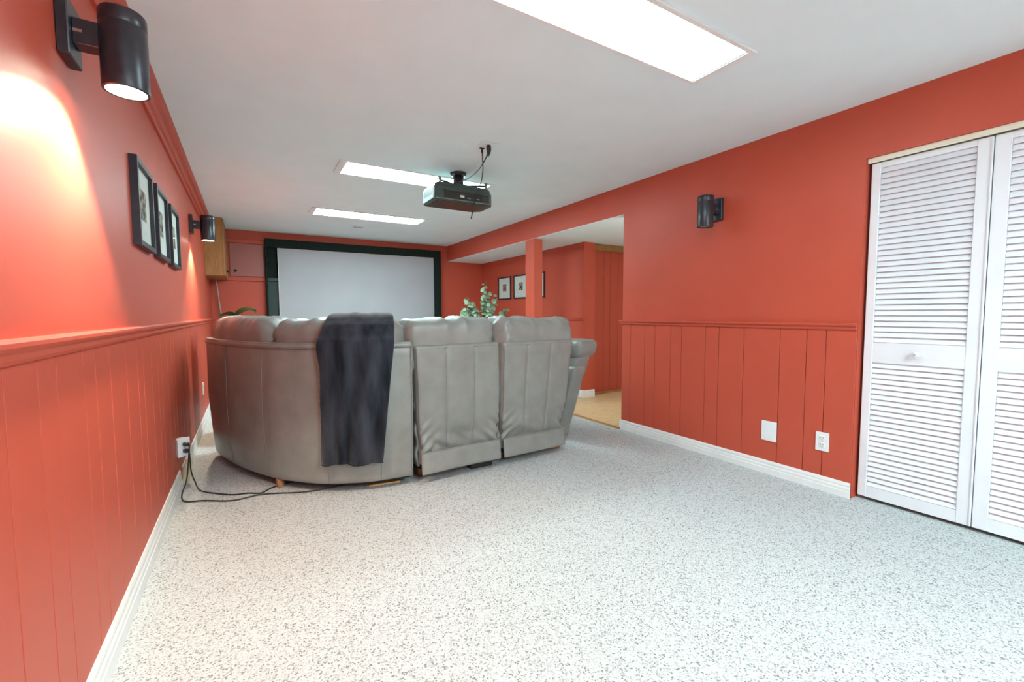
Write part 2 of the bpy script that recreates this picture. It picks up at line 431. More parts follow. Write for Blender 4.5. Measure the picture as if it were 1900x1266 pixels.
# ================================================================== closet bifold door
def build_door():
    root = empty('door_1', (0, 0, 0)); root['kind'] = 'structure'
    root['label'] = 'white louvred bifold closet door with round white knob'
    W, T = 0.484, 0.028
    z0, z1 = 0.022, 1.965
    slat = None
    for li, (yy, xx, st_far, st_near, ang) in enumerate(((1.150, 3.108, 0.044, 0.056, 0.020), (0.6645, 3.118, 0.058, 0.05, 0.02))):
        leaf = part('leaf', boxes((-0.006, T - 0.008, -W + 0.002, -W + 0.006, z0 + 0.01, z1 - 0.01)), 'white_door', root)
        leaf.location = (xx, yy, 0); leaf.rotation_euler = (0, 0, ang)
        part('stile', boxes((0, T, -st_far, -0.002, z0, z1), bevel=0.0025), 'white_door', leaf)
        part('stile', boxes((0, T, -W, -W + st_near, z0, z1), bevel=0.0025), 'white_door', leaf)
        ya, yb = -W + st_near, -st_far
        part('rail', boxes((0.002, T - 0.002, ya, yb, 1.935, z1)), 'white_door', leaf)
        part('rail', boxes((0.002, T - 0.002, ya, yb, 0.825, 0.942)), 'white_door', leaf)
        part('rail', boxes((0.002, T - 0.002, ya, yb, z0, 0.088)), 'white_door', leaf)
        pitch_u = (1.935 - 0.942) / 32; pitch_l = (0.825 - 0.088) / 24
        c = math.cos
        me = prism([(0.0035, 0.0), (0.0085, -0.001), (T - 0.002, 0.034), (T - 0.007, 0.036)], ya + 0.001, yb - 0.001, 'y')
        me.materials.append(M['white_door'])
        for base, pitch, n in ((0.942, pitch_u, 32), (0.088, pitch_l, 24)):
            for k in range(n):
                s = bpy.data.objects.new('slat', me); COL.objects.link(s); s.parent = leaf
                s.location = (0, 0, base + k * pitch + 0.002)
        if li == 0:
            kn = lathe([(0.0, 0.0), (0.011, 0.0), (0.009, 0.012), (0.010, 0.016), (0.0175, 0.021), (0.0185, 0.028), (0.014, 0.035), (0.006, 0.038), (0, 0.038)], 24)
            k = part('knob', kn, 'plastic_white', leaf, True)
            k.location = (0.002, -0.243, 0.886); k.rotation_euler = (0, -PI / 2, 0)
            sc = part('knob_screw', lathe([(0, 0), (0.005, 0.0), (0.005, 0.002), (0, 0.002)], 12), 'steel', leaf, True)
            sc.location = (-0.0365, -0.243, 0.886); sc.rotation_euler = (0, -PI / 2, 0)
            pv = part('pivot', lathe([(0, 0), (0.005, 0), (0.005, 0.03), (0, 0.03)], 12), 'steel', leaf, True)
            pv.location = (0.014, -0.025, z1)
    part('track', boxes((3.085, 3.150, DY0 + 0.002, DY1 - 0.004, 1.974, DTOP - 0.001), (3.088, 3.092, DY0 + 0.002, DY1 - 0.004, 1.966, 1.976)), 'cream', root)
    return root
build_door()

# ================================================================== ceiling lights
def ceiling_light(y0, y1, x0, x1, label, lens='lens'):
    cxm, cym = (x0 + x1) / 2, (y0 + y1) / 2
    r = empty('ceiling_light', (cxm, cym, ZC))
    hx, hy = (x1 - x0) / 2, (y1 - y0) / 2
    ex, ey = 0.052, 0.018
    zt = -0.001
    part('frame', boxes((-hx - ex, -hx, -hy - ey, hy + ey, -0.012, zt), (hx, hx + ex, -hy - ey, hy + ey, -0.012, zt),
                        (-hx, hx, -hy - ey, -hy, -0.012, zt), (-hx, hx, hy, hy + ey, -0.012, zt)), 'white_trim', r)
    part('diffuser', boxes((-hx, hx, -hy, hy, -0.009, -0.003)), lens, r)
    for s in (-1, 1):
        part('end_clip', boxes((s * (hx + 0.012) - 0.003, s * (hx + 0.012) + 0.003, -hy, hy, -0.016, -0.012)), 'white_trim', r)
    tag(r, label, 'ceiling light', 'recessed fluorescent ceiling lights')
    return r
ceiling_light(1.225, 1.515, 0.735, 1.98, 'large recessed fluorescent ceiling light nearest the louvred closet door', 'lens_dimmed')
ceiling_light(3.645, 3.955, 0.705, 1.95, 'recessed fluorescent ceiling light just behind the hanging projector')
ceiling_light(5.385, 5.71, 0.70, 1.945, 'recessed fluorescent ceiling light farthest back, nearest the projection screen')
ceiling_light(-1.30, -1.01, 0.735, 1.98, 'added fluorescent ceiling light, unseen just behind the viewer', 'lens_added')  # unseen fixture added for more light from behind the camera
ceiling_light(-2.65, -2.36, 0.735, 1.98, 'added unseen fluorescent ceiling light beside the white end wall', 'lens_added')  # second unseen fixture, added to brighten the sofa back

cs = empty('ceiling_speaker_plate', (1.33, 6.29, ZC))
part('plate', boxes((-0.085, 0.085, -0.06, 0.06, -0.008, -0.001), bevel=0.003), 'white_ceiling', cs)
part('grille', boxes((-0.06, 0.06, -0.04, 0.04, -0.010, -0.008), bevel=0.001), 'grille', cs)
tag(cs, 'small square white vent plate on the ceiling before the screen', 'ceiling plate')

# unseen pendant globe added to brighten the side passage's laminate and lower ceiling
hl = empty('hall_fill_light', (3.55, 2.5, ZB))
part('canopy', lathe([(0.0, -0.001), (0.06, -0.001), (0.058, -0.02), (0.012, -0.03), (0, -0.03)], 24), 'white_trim', hl, True)
part('rod', tube_mesh([(0, 0, -0.025), (0, 0, -0.40)], 0.006, 8), 'white_trim', hl, True)
part('globe', lathe([(0.0, -0.60)] + [(0.10 * math.sin(a), -0.50 - 0.10 * math.cos(a)) for a in [PI * q / 16 for q in range(1, 16)]] + [(0.02, -0.40), (0, -0.40)], 28), 'fill_globe', hl, True)
tag(hl, 'added globe light, out of view, brightening the side passage', 'pendant light')

# ================================================================== sconces
def sconce(loc_y, wall_x, side, zplate, lit, label, tilt=0.0, energy=SPOT_W):
    r = empty('wall_sconce', (wall_x, loc_y, zplate))     # zplate = bottom of the back plate
    s = side
    part('back_plate', boxes((min(0, s * 0.028), max(0, s * 0.028), -0.057, 0.057, 0, 0.163), bevel=0.003), 'black_metal', r)
    part('arm', boxes((min(s * 0.028, s * 0.085), max(s * 0.028, s * 0.085), -0.028, 0.028, 0.045, 0.115), bevel=0.002), 'black_metal', r)
    c = part('cylinder', lathe([(0.0495, -0.056), (0.0565, -0.056), (0.057, -0.053), (0.057, 0.127), (0.0563, 0.1285), (0.057, 0.130), (0.057, 0.163), (0.054, 0.169), (0.0, 0.169), (0.0, 0.150), (0.0495, 0.150), (0.0495, -0.056)], 40), 'black_metal', r, True)
    c.location = (s * 0.136, 0, 0)
    b = part('bulb', lathe([(0.0, -0.046), (0.025, -0.047), (0.0485, -0.050), (0.0485, -0.044), (0.0, -0.04)], 32), 'bulb' if lit else 'bulb_off', r, True)
    b.location = (s * 0.136, 0, 0)
    sc = part('set_screw', boxes((min(s * 0.03, s * 0.05), max(s * 0.03, s * 0.05), -0.032, -0.028, 0.075, 0.083)), 'steel', r)
    if lit:
        ld = bpy.data.lights.new('sconce_lamp', 'SPOT')
        ld.energy = energy; ld.color = (1.0, 0.80, 0.58); ld.spot_size = math.radians(118); ld.spot_blend = 0.35; ld.shadow_soft_size = 0.03
        lo = bpy.data.objects.new('sconce_lamp', ld); COL.objects.link(lo); lo.parent = r
        lo.location = (s * 0.136, 0, -0.062); lo.rotation_euler = (tilt, 0, 0)
    tag(r, label, 'wall lamp', 'black cylinder wall sconces')
    return r
sconce(1.772, XL, 1, 1.847, True, 'lit black cylinder wall lamp high on left wall, closest to the viewer', tilt=math.radians(-12), energy=75)
sconce(4.97, XL, 1, 1.860, True, 'lit black cylinder wall lamp on left wall beside the far picture', energy=62)
sconce(2.094, XR, -1, 1.807, False, 'unlit black cylinder wall lamp on right wall above the wainscot')

# ================================================================== pictures
def picture(loc, rz, w, h, t, k, pw, ph, label, group, fw=0.022):
    """local: x = width, -y = outwards, z up; origin at the lower left corner on the wall"""
    r = empty('picture_frame', loc, rz)
    outer = boxes((0, fw, -t, 0, 0, h), (w - fw, w, -t, 0, 0, h), (fw, w - fw, -t, 0, 0, fw), (fw, w - fw, -t, 0, h - fw, h))
    part('frame', outer, 'frame_black', r)
    part('mat_board', boxes((fw, w - fw, -t * 0.45, -t * 0.3, fw, h - fw)), 'mat_board', r)
    cxp, czp = w / 2, h * 0.52
    part('photo_print', boxes((cxp - pw / 2, cxp + pw / 2, -t * 0.45 - 0.0015, -t * 0.45, czp - ph / 2, czp + ph / 2)), 'print%d' % k, r)
    part('glass', boxes((fw, w - fw, -t * 0.62, -t * 0.58, fw, h - fw)), 'glass', r)
    tag(r, label, 'picture', group)
    return r
G1 = 'framed pictures on the left wall'
# wall on the left faces +x  -> rotate +90 deg: local x -> +y, local -y -> +x
picture((XL, 2.555, 1.437), PI / 2, 0.375, 0.393, 0.030, 0, 0.125, 0.14, 'black framed picture on left wall, nearest to the big sconce', G1)
picture((XL, 3.055, 1.437), PI / 2, 0.375, 0.393, 0.030, 1, 0.125, 0.14, 'black framed picture on left wall, middle of three', G1)
picture((XL, 3.560, 1.437), PI / 2, 0.375, 0.393, 0.030, 2, 0.125, 0.14, 'black framed picture on left wall, nearest the oak cabinet', G1)
G2 = 'framed pictures in the alcove'
# alcove wall faces -x -> rotate -90 deg: local x -> -y
picture((XB, 6.700, 1.355), -PI / 2, 0.42, 0.378, 0.020, 0, 0.12, 0.12, 'black framed picture in alcove beside the eucalyptus', G2, 0.02)
picture((XB, 6.185, 1.355), -PI / 2, 0.42, 0.378, 0.020, 1, 0.12, 0.12, 'black framed picture in alcove partly behind the left edge of the post', G2, 0.02)
picture((XB, 5.735, 1.352), -PI / 2, 0.42, 0.378, 0.020, 2, 0.12, 0.12, 'black framed picture in alcove, only its right edge showing past the post', G2, 0.02)

# ================================================================== projection screen on far wall
sc = empty('projection_screen', (0, YF, 0))
xs0, xs1, zs0, zs1 = 0.405, 2.786, 0.74, 2.082
part('top_border', boxes((0.24, 2.905, -0.10, 0, zs1, 2.205), bevel=0.004), 'screen_black', sc)
part('right_border', boxes((xs1, 2.905, -0.10, 0, 0.60, zs1), bevel=0.004), 'screen_black', sc)
part('left_border', boxes((0.24, 0.262, -0.10, 0, 0.60, zs1), bevel=0.004), 'screen_black', sc)
part('bottom_border', boxes((0.262, xs1, -0.10, 0, 0.60, zs0), bevel=0.004), 'screen_black', sc)
part('side_panel', boxes((0.262, xs0 - 0.004, -0.03, 0, zs0, 1.60)), 'screen_green', sc)
part('side_ledge', boxes((0.262, xs0 - 0.004, -0.055, 0, 1.60, 1.648), bevel=0.003), 'screen_green', sc)
part('side_recess', boxes((0.262, xs0 - 0.004, -0.012, 0, 1.648, zs1)), 'screen_black', sc)
part('screen_fabric', boxes((xs0, xs1, -0.06, -0.045, zs0, zs1)), 'screen_white', sc)
part('screen_edge', boxes((xs0 - 0.006, xs0, -0.066, 0, zs0, zs1 + 0.0), (xs0, xs1, -0.064, -0.045, zs1 - 0.004, zs1)), 'plastic_white', sc)
tag(sc, 'wide white projection screen in a black border on far wall', 'projection screen')

# cupboard built into the far wall between the oak cabinet and the screen
cu = empty('wall_cupboard', (0, YF, 0))
part('top_trim', boxes((-0.424, 0.236, -0.022, 0, 2.125, 2.180), bevel=0.003), 'red', cu)
part('bottom_trim', boxes((-0.424, 0.236, -0.028, 0, 1.595, 1.650), bevel=0.003), 'red', cu)
d = part('cupboard_door', boxes((-0.19, 0.225, -0.018, 0, 1.660, 2.118), bevel=0.002), 'red_door', cu)
kn = part('knob', lathe([(0, 0), (0.008, 0), (0.007, 0.012), (0.017, 0.018), (0.016, 0.028), (0, 0.032)], 20), 'brass', d, True)
kn.location = (-0.125, -0.018, 1.735); kn.rotation_euler = (PI / 2, 0, 0)
part('lower_panel', boxes((-0.424, 0.236, -0.008, 0, 0.30, 1.590)), 'red', cu)
tag(cu, 'red painted cupboard door with dark knob on far wall beside screen', 'cupboard')

# oak wall cabinet in the far left corner
oc = empty('oak_wall_cabinet', (XL, 6.5, 1.60))
DX = 0.205
part('body', boxes((0, DX - 0.018, 0, 0.80, 0, ZC - 1.60 - 0.002), bevel=0.002), 'oak', oc)
for a, b in ((0.004, 0.397), (0.403, 0.796)):
    dd = part('door', boxes((DX - 0.018, DX, a, b, 0.004, ZC - 1.60 - 0.012), bevel=0.003), 'oak', oc)
    yk = b - 0.03 if a < 0.1 else a + 0.03
    for zz in ((0.085, 0.04)[0:1] if a > 0.1 else (0.085,)):
        k = part('knob', lathe([(0, 0), (0.006, 0), (0.006, 0.012), (0.014, 0.016), (0.012, 0.026), (0, 0.028)], 16), 'brass', dd, True)
        k.location = (DX, yk, zz); k.rotation_euler = (0, PI / 2, 0)
tag(oc, 'oak wall cabinet hung at the ceiling in far left corner', 'cabinet')
cc = link('cabinet_cable', tube_mesh(spline([(-0.36, 7.28, 1.61), (-0.345, 7.27, 1.45), (-0.33, 7.29, 1.25), (-0.31, 7.28, 1.05), (-0.30, 7.29, 0.7), (-0.31, 7.29, 0.12)]), 0.008, 8), 'cable_grey', None, True)
tag(cc, 'grey cable hanging from the oak wall cabinet down the corner', 'cable')

# ================================================================== sockets and plates
def outlet_parts(r, out, w=0.074, h=0.118, slots=True):
    """local: x along the wall, -y outwards, centred"""
    part('cover_plate', boxes((-w / 2, w / 2, -0.007, 0, -h / 2, h / 2), bevel=0.002, seg=2), 'plastic_white', r)
    if slots:
        for zz in (0.021, -0.021):
            f = part('receptacle', rbox(0.034, 0.005, 0.030, 0.0024, (10, 3, 10)), 'plastic_white', r, True)
            f.location = (0, -0.0075, zz)
            for xx, hh in ((-0.0065, 0.008), (0.0065, 0.0065)):
                part('slot', boxes((xx - 0.0012, xx + 0.0012, -0.0032, -0.002, 0.001, 0.001 + hh)), 'plastic_grey', f)
            g = part('slot', lathe([(0, 0), (0.0028, 0), (0.0028, 0.001), (0, 0.001)], 12), 'plastic_grey', f)
            g.location = (0, -0.0022, -0.007); g.rotation_euler = (PI / 2, 0, 0)
        part('screw', boxes((-0.003, 0.003, -0.0085, -0.007, -0.003, 0.003), bevel=0.001), 'steel', r)
    return r
r = empty('blank_wall_plate', (PR, 1.650, 0.300), -PI / 2)
part('cover_plate', boxes((-0.050, 0.050, -0.008, 0, -0.068, 0.068), bevel=0.002, seg=2), 'plastic_white', r)
part('inner_panel', boxes((-0.042, 0.042, -0.0095, -0.008, -0.060, 0.060), bevel=0.0007), 'plastic_white', r)
tag(r, 'blank white cover plate low on right wainscot', 'wall plate')
r = outlet_parts(empty('wall_outlet', (PR, 1.322, 0.309), -PI / 2), 1)
tag(r, 'white duplex power outlet low on right wainscot near the closet', 'outlet')
r = outlet_parts(empty('wall_outlet', (PL, 5.35, 0.380), PI / 2), 1)
tag(r, 'white power outlet on left wall in the gap beside the sofa corner', 'outlet')
# the loose one with plugs, turned towards the room
r = outlet_parts(empty('wall_outlet', (PL + 0.036, 3.415, 0.285), math.radians(38)), 1)
part('box', boxes((-0.034, 0.034, 0, 0.055, -0.052, 0.052)), 'plastic_white', r)
tag(r, 'loose white power outlet with two black plugs on left wall', 'outlet')
def plug_and_cord(z, pts, label):
    root = empty('power_cord', (PL + 0.036, 3.415, 0.285), math.radians(38))
    pl = part('plug', rbox(0.028, 0.036, 0.024, 0.008, (8, 8, 8)), 'black_plastic', root, True)
    pl.location = (0, -0.028, z)
    inv = (Matrix.Translation((PL + 0.036, 3.415, 0.285)) @ Matrix.Rotation(math.radians(38), 4, 'Z')).inverted()
    P = [Vector((0, -0.045, z)), Vector((0.0, -0.056, z - 0.02))] + [inv @ Vector(p) for p in pts]
    part('cord', tube_mesh(spline(P, 10), 0.0042, 8), 'black_plastic', root, True)
    tag(root, label, 'cable')
plug_and_cord(0.021, [(-0.365, 3.36, 0.10), (-0.385, 3.27, 0.025), (-0.36, 3.20, 0.007), (-0.27, 3.165, 0.006), (-0.124, 3.075, 0.006), (0.016, 3.085, 0.006), (0.12, 3.05, 0.006), (0.25, 2.99, 0.006), (0.40, 2.97, 0.006), (0.60, 2.985, 0.006), (0.80, 3.00, 0.006), (0.95, 2.98, 0.006)],
              'black power cord looping lowest from the loose outlet across the carpet')
plug_and_cord(-0.021, [(-0.352, 3.45, 0.12), (-0.335, 3.44, 0.05), (-0.30, 3.36, 0.007), (-0.22, 3.26, 0.006), (-0.124, 3.175, 0.006), (-0.04, 3.15, 0.006), (0.03, 3.11, 0.006), (0.09, 3.17, 0.006), (0.16, 3.20, 0.006), (0.3, 3.22, 0.006)],
              'black power cord crossing the carpet just behind the lower one')

# ================================================================== the sectional sofa
def hnoise(p, s, seed=0.0):
    return noise.noise(Vector(p) * s + Vector((seed, seed * 1.7, -seed)))

def ridged(p, s, seed=0.0):
    return 1.0 - abs(noise.noise(Vector(p) * s + Vector((seed, -seed, seed * 2.1)))) * 2.0

# plan curve of the corner wedge, outer face, from its right end round to the left
CURVE = spline([(0.888, 2.722, 0), (0.62, 2.752, 0), (0.362, 2.868, 0), (0.19, 3.025, 0), (0.066, 3.185, 0), (-0.095, 3.49, 0), (-0.21, 3.79, 0), (-0.268, 4.0, 0), (-0.29, 4.16, 0)], 20)
CL = [0.0]
for a, b in zip(CURVE, CURVE[1:]): CL.append(CL[-1] + (b - a).length)
SLEN = CL[-1]
def curve(s):
    s = max(0.0, min(SLEN - 1e-6, s))
    lo, hi = 0, len(CL) - 1
    while hi - lo > 1:
        mid = (lo + hi) // 2
        if CL[mid] <= s: lo = mid
        else: hi = mid
    t = (s - CL[lo]) / (CL[hi] - CL[lo])
    p = CURVE[lo].lerp(CURVE[hi], t)
    d = (CURVE[min(hi + 2, len(CURVE) - 1)] - CURVE[max(lo - 2, 0)]).normalized()
    nrm = Vector((d.y, -d.x, 0))       # direction (-1,0) -> inward (0,+1)
    if nrm.y < 0 and abs(d.x) > 0.5: nrm = -nrm
    return p, nrm
def cpt(s, off, z):
    p, n = curve(s)
    return Vector((p.x + n.x * off, p.y + n.y * off, z))
def s_of_x(x):
    best = min(range(len(CURVE)), key=lambda i: abs(CURVE[i].x - x)); return CL[best]

def sweep(profile, s0, s1, n, fn=None):
    """profile: closed list of (off,z) swept along the plan curve"""
    bm = bmesh.new(); rings = []
    for i in range(n + 1):
        s = s0 + (s1 - s0) * i / n
        rings.append([bm.verts.new(cpt(s, *(fn(s, o, z) if fn else (o, z)))) for o, z in profile])
    m_ = len(profile)
    for a, b in zip(rings, rings[1:]):
        for k in range(m_):
            bm.faces.new((a[k], a[(k + 1) % m_], b[(k + 1) % m_], b[k]))
    bm.faces.new(rings[0][::-1]); bm.faces.new(rings[-1])
    return bm_mesh(bm)

def shell_off(z):      # the shell narrows a little towards the floor
    return 0.030 * max(0, (0.5 - z) / 0.44) ** 1.5

wedge = empty('corner_sofa_section', (0, 0, 0))
prof = []
ZT = 0.944
for z in [0.062, 0.07, 0.10, 0.15, 0.2, 0.26, 0.32, 0.4, 0.48, 0.56, 0.64, 0.72, 0.8, 0.86, 0.895, 0.903, 0.908, 0.916, 0.926]:
    prof.append((shell_off(z) + (0.004 if 0.9 <= z <= 0.91 else 0) - (0.004 if z > 0.912 else 0) + (0.006 if z < 0.065 else 0), z))
prof += [(0.002, 0.936), (0.012, ZT - 0.002), (0.03, ZT), (0.10, ZT - 0.002), (0.118, ZT - 0.014), (0.12, 0.80), (0.13, 0.45), (0.13, 0.062)]
def shell_fn(s, o, z):
    if o < 0.07 and 0.07 < z < 0.9:
        p = cpt(s, 0, z)
        o += 0.004 * hnoise(p, 4.0, 3.0) + 0.0018 * hnoise(p, 11.0, 9)
        # puckers low on the panel
        o -= 0.006 * math.exp(-((z - 0.17) / 0.05) ** 2) * math.exp(-((s - s_dent) / 0.07) ** 2)
        # each leather panel is very slightly barrelled between its seams
        for a, b in zip(SEAMS, SEAMS[1:]):
            if a <= s < b:
                o += 0.004 * (abs((s - a) / (b - a) - 0.5) * 2) ** 6
    return o, z
s_dent = s_of_x(0.42)
SEAMS = [0.0, s_of_x(0.70), s_of_x(0.40), s_of_x(0.055), s_of_x(-0.15), SLEN + 0.01]
link('shell', sweep(prof, 0.0, SLEN, 110, shell_fn), 'leather', wedge, True)
for s in SEAMS[1:-1]:
    pts = [cpt(s + 0.02 * (0.9 - z), shell_off(z) + 0.0025, z) for z in [0.07 + 0.83 * k / 20 for k in range(21)]]
    link('seam', tube_mesh(pts, 0.0028, 6), 'leather_dark', wedge, True)
link('piping', tube_mesh([cpt(SLEN * k / 90, -0.003, 0.912) for k in range(91)], 0.0045, 6), 'leather_dark', wedge, True)
link('piping', tube_mesh([cpt(SLEN * k / 90, 0.006, ZT - 0.005) for k in range(91)], 0.0045, 6), 'leather', wedge, True)
link('end_piping', tube_mesh([cpt(0.004, shell_off(z) + 0.002, z) for z in [0.07 + 0.86 * k / 16 for k in range(17)]], 0.004, 6), 'leather', wedge, True)
link('bottom_liner', sweep([(0.06, 0.045), (0.62, 0.045), (0.62, 0.10), (0.06, 0.10)], 0.01, SLEN - 0.01, 60), 'black_cloth', wedge)

def swept_cushion(name, parent, s0, s1, off0, off1, z0, z1, r, seed, n=(46, 16, 20), wr=1.0, pinch=0.5, crest=0.0):
    """pillow following the plan curve"""
    L = s1 - s0; D = off1 - off0; H = z1 - z0
    def df(p):
        u = p.x / (L / 2)                     # -1..1 along
        e = max(0.0, 1 - abs(u)) ** 0.0
        k = 1 - pinch * max(0.0, (abs(u) - 0.74) / 0.26) ** 2.2
        y = p.y * (0.75 + 0.25 * k)
        z = -H / 2 + (p.z + H / 2) * (1 - 0.25 * (1 - k))
        top = max(0.0, p.z / (H / 2))
        # gathered pleats running over the crest and from the ends
        w = 0.010 * wr * top ** 1.5 * (ridged((p.x, p.y * 0.25, 0.3), 11, seed) - 0.55)
        w += 0.008 * wr * max(0, abs(u) - 0.5) * 2 * (ridged((p.x * 0.35, p.y, p.z), 16, seed + 5) - 0.5)
        w += 0.010 * hnoise((p.x, p.y, p.z), 5, seed)
        d = Vector((0, p.y, p.z)); d = d.normalized() if d.length > 1e-5 else Vector((0, 0, 1))
        y += d.y * w; z += d.z * w
        z += crest * top * (1 - u * u)
        return Vector((p.x, y, z))
    me = rbox(L, D, H, r, n, df)
    for v in me.vertices:
        s = (s0 + s1) / 2 + v.co.x
        v.co = cpt(s, (off0 + off1) / 2 + v.co.y, (z0 + z1) / 2 + v.co.z) if 0 <= s <= SLEN else cpt(s, (off0 + off1) / 2 + v.co.y, (z0 + z1) / 2 + v.co.z)
    me.update()
    return link(name, me, 'leather', parent, True)

s_mid = s_of_x(0.075)
swept_cushion('back_cushion', wedge, 0.012, s_mid + 0.012, 0.040, 0.34, 0.72, 1.092, 0.095, 2.0, pinch=0.3, wr=1.5)
swept_cushion('back_cushion', wedge, s_mid + 0.0, SLEN - 0.02, 0.040, 0.34, 0.72, 1.098, 0.095, 6.0, pinch=0.35, wr=1.6, crest=0.006)
swept_cushion('seat_cushion', wedge, 0.06, SLEN - 0.04, 0.13, 0.62, 0.30, 0.50, 0.05, 11.0, n=(50, 14, 10), wr=0.3, pinch=0.1)
link('seat_base', sweep([(0.10, 0.07), (0.60, 0.07), (0.60, 0.31), (0.10, 0.31)], 0.01, SLEN - 0.01, 60), 'leather', wedge, False)
for x, y in ((0.142, 3.18), (0.82, 2.915), (-0.12, 4.05), (0.45, 3.4)):
    lg = part('leg', lathe([(0, 0), (0.020, 0), (0.023, 0.004), (0.026, 0.062), (0, 0.062)], 16), 'leg_wood', wedge, True)
    lg.location = (x, y, 0.0 if x != 0.82 else 0.012)
tag(wedge, 'curved grey leather corner sofa section with a dark throw over its back', 'sofa', 'sectional sofa pieces')

def recliner(loc, rz, label, lean, seed, arm=False, wt=0.665, wb=0.605, arm_side=1, zh=0.0, hw=0.69, hx=0.0):
    """local: x across, +y to the front of the seat, origin on the floor under the back's outer face"""
    r = empty('recliner_sofa_section', loc, rz)
    ZB0, ZT0 = 0.115, 0.915
    H = ZT0 - ZB0
    def yback(z): return -lean * max(0, (z - 0.15)) / 0.77
    def df(p):
        t = (p.z + H / 2) / H
        sc = (wb + (wt - wb) * t) / wt
        x = p.x * sc
        y = p.y; z = p.z
        if p.y < 0:
            u = p.x / (wt / 2)
            # three sewn fields, slightly pillowed
            f = abs(((u + 1) * 1.5) % 1.0 - 0.5) * 2
            y -= 0.010 * (1 - f ** 8) * (1 - (2 * t - 1) ** 10)
            # sag and hollow close to the lower edge
            low = math.exp(-((t - 0.16) / 0.12) ** 2)
            y += 0.040 * low * (0.55 + 0.45 * math.sin(u * 2.6 + seed)) * (1 - 0.5 * abs(u))
            y += low * 0.024 * (ridged((p.x + p.z * 1.3, 0, p.z), 5.0, seed) - 0.5)
            y += 0.004 * hnoise((p.x, 0, p.z), 6, seed)
            # folds pulled in from the lower corners
            c = math.exp(-(((abs(u) - 1) / 0.35) ** 2 + ((t - 0.2) / 0.16) ** 2))
            y += 0.012 * c * math.sin((p.x * (1 if u > 0 else -1) + p.z * 1.4) * 60)
        x += 0.006 * hnoise((p.x, p.y, p.z), 7, seed + 4) * (abs(p.x) / (wt / 2)) ** 4
        # waist where the cover is tucked in
        x *= 1 - 0.035 * math.exp(-((t - 0.16) / 0.09) ** 2) * (abs(p.x) / (wt / 2)) ** 3
        return Vector((x, y + 0.06 + yback(z + H / 2 + ZB0), z + H / 2 + ZB0))
    part('back_panel', rbox(wt, 0.12, H, 0.022, (60, 8, 60), df), 'leather', r, True)
    for k in (-1, 1):     # vertical seams
        x0 = k * wt / 6
        pts = []
        for q in range(25):
            t = 0.12 + 0.80 * q / 24
            pv = df(Vector((x0, -0.06, -H / 2 + t * H)))
            pts.append(pv + Vector((0, 0.0005, 0)))
        part('seam', tube_mesh(pts, 0.0026, 6), 'leather_dark', r, True)
    # welt round the edge of the back panel
    loop = []
    for t in [0.14 + 0.83 * q / 20 for q in range(21)]: loop.append(df(Vector((-wt / 2 + 0.012, -0.056, -H / 2 + t * H))))
    for q in range(1, 20): loop.append(df(Vector((-wt / 2 + 0.012 + (wt - 0.024) * q / 20, -0.056, -H / 2 + 0.97 * H))))
    for t in [0.97 - 0.83 * q / 20 for q in range(21)]: loop.append(df(Vector((wt / 2 - 0.012, -0.056, -H / 2 + t * H))))
    part('piping', tube_mesh(loop, 0.0042, 6), 'leather_dark', r, True)
    # skirt flap under the panel
    def sk(p):
        t = (p.z + 0.07) / 0.14
        return Vector((p.x, p.y - 0.022 - 0.016 * (1 - t) + 0.004 * hnoise((p.x, 0, 0), 5, seed), p.z + 0.132 + 0.006 * math.sin(p.x * 4 + seed)))
    part('skirt', rbox(wb * 1.0, 0.014, 0.14, 0.006, (30, 3, 10), sk), 'leather', r, True)
    part('skirt_piping', tube_mesh([sk(Vector((-wb / 2 + wb * q / 24, -0.006, 0.068))) for q in range(25)], 0.004, 6), 'leather', r, True)
    # gathered side cloth between the units
    for s in (-1, 1):
        def sd(p, s=s):
            return Vector((p.x + 0.008 * math.sin(p.z * 38 + seed + s), p.y, p.z))
        g = part('side_gusset', rbox(0.022, 0.16, 0.60, 0.01, (4, 8, 30), sd), 'leather', r, True)
        g.location = (s * (wb / 2 + 0.004), 0.11, 0.40)
    # headrest pillow
    W = hw; D = 0.28; HH = 0.37
    def hd(p):
        u = p.x / (W / 2)
        k = 1 - max(0.0, (abs(u) - 0.78) / 0.22) ** 2.5
        y = p.y * (0.72 + 0.28 * k); z = -HH / 2 + (p.z + HH / 2) * (0.90 + 0.10 * k)
        top = max(0.0, p.z / (HH / 2))
        end = max(0.0, abs(u) - 0.5) * 2
        w = 0.020 * top ** 2 * (ridged((p.x + 0.3 * p.y, p.y * 0.2, 0.3), 9, seed) - 0.5)
        w += 0.022 * end * (ridged((p.x * 0.45, p.y, p.z * 0.9 + 0.25 * abs(p.x)), 13, seed + 5) - 0.5)
        w += 0.014 * hnoise((p.x, p.y, p.z), 4.5, seed)
        d = Vector((0, p.y, p.z)); d = d.normalized() if d.length > 1e-5 else Vector((0, 0, 1))
        y += d.y * w; z += d.z * w
        x = p.x * (1 + 0.035 * top) + 0.004 * hnoise((p.x, p.y, p.z), 14, seed + 3)
        return Vector((x, y, z + 0.010 * top * math.sin(u * 2.5 + seed)))
    hp = part('headrest', rbox(W, D, HH, 0.085, (72, 18, 26), hd), 'leather', r, True)
    hp.location = (hx, 0.158 - lean, 0.905 + zh)
    part('headrest_seam', tube_mesh([Vector(hd(Vector((-W / 2 * 0.93 + W * 0.93 * q / 40, -D / 2 + 0.006, -0.02)))) + Vector((hx, 0.158 - lean - 0.001, 0.905 + zh)) for q in range(41)], 0.0025, 6), 'leather_dark', r, True)
    # back cushion below, seat, base, front
    part('back_cushion', rbox(wb, 0.24, 0.44, 0.08, (20, 8, 16)), 'leather', r, True).location = (0, 0.26, 0.62)
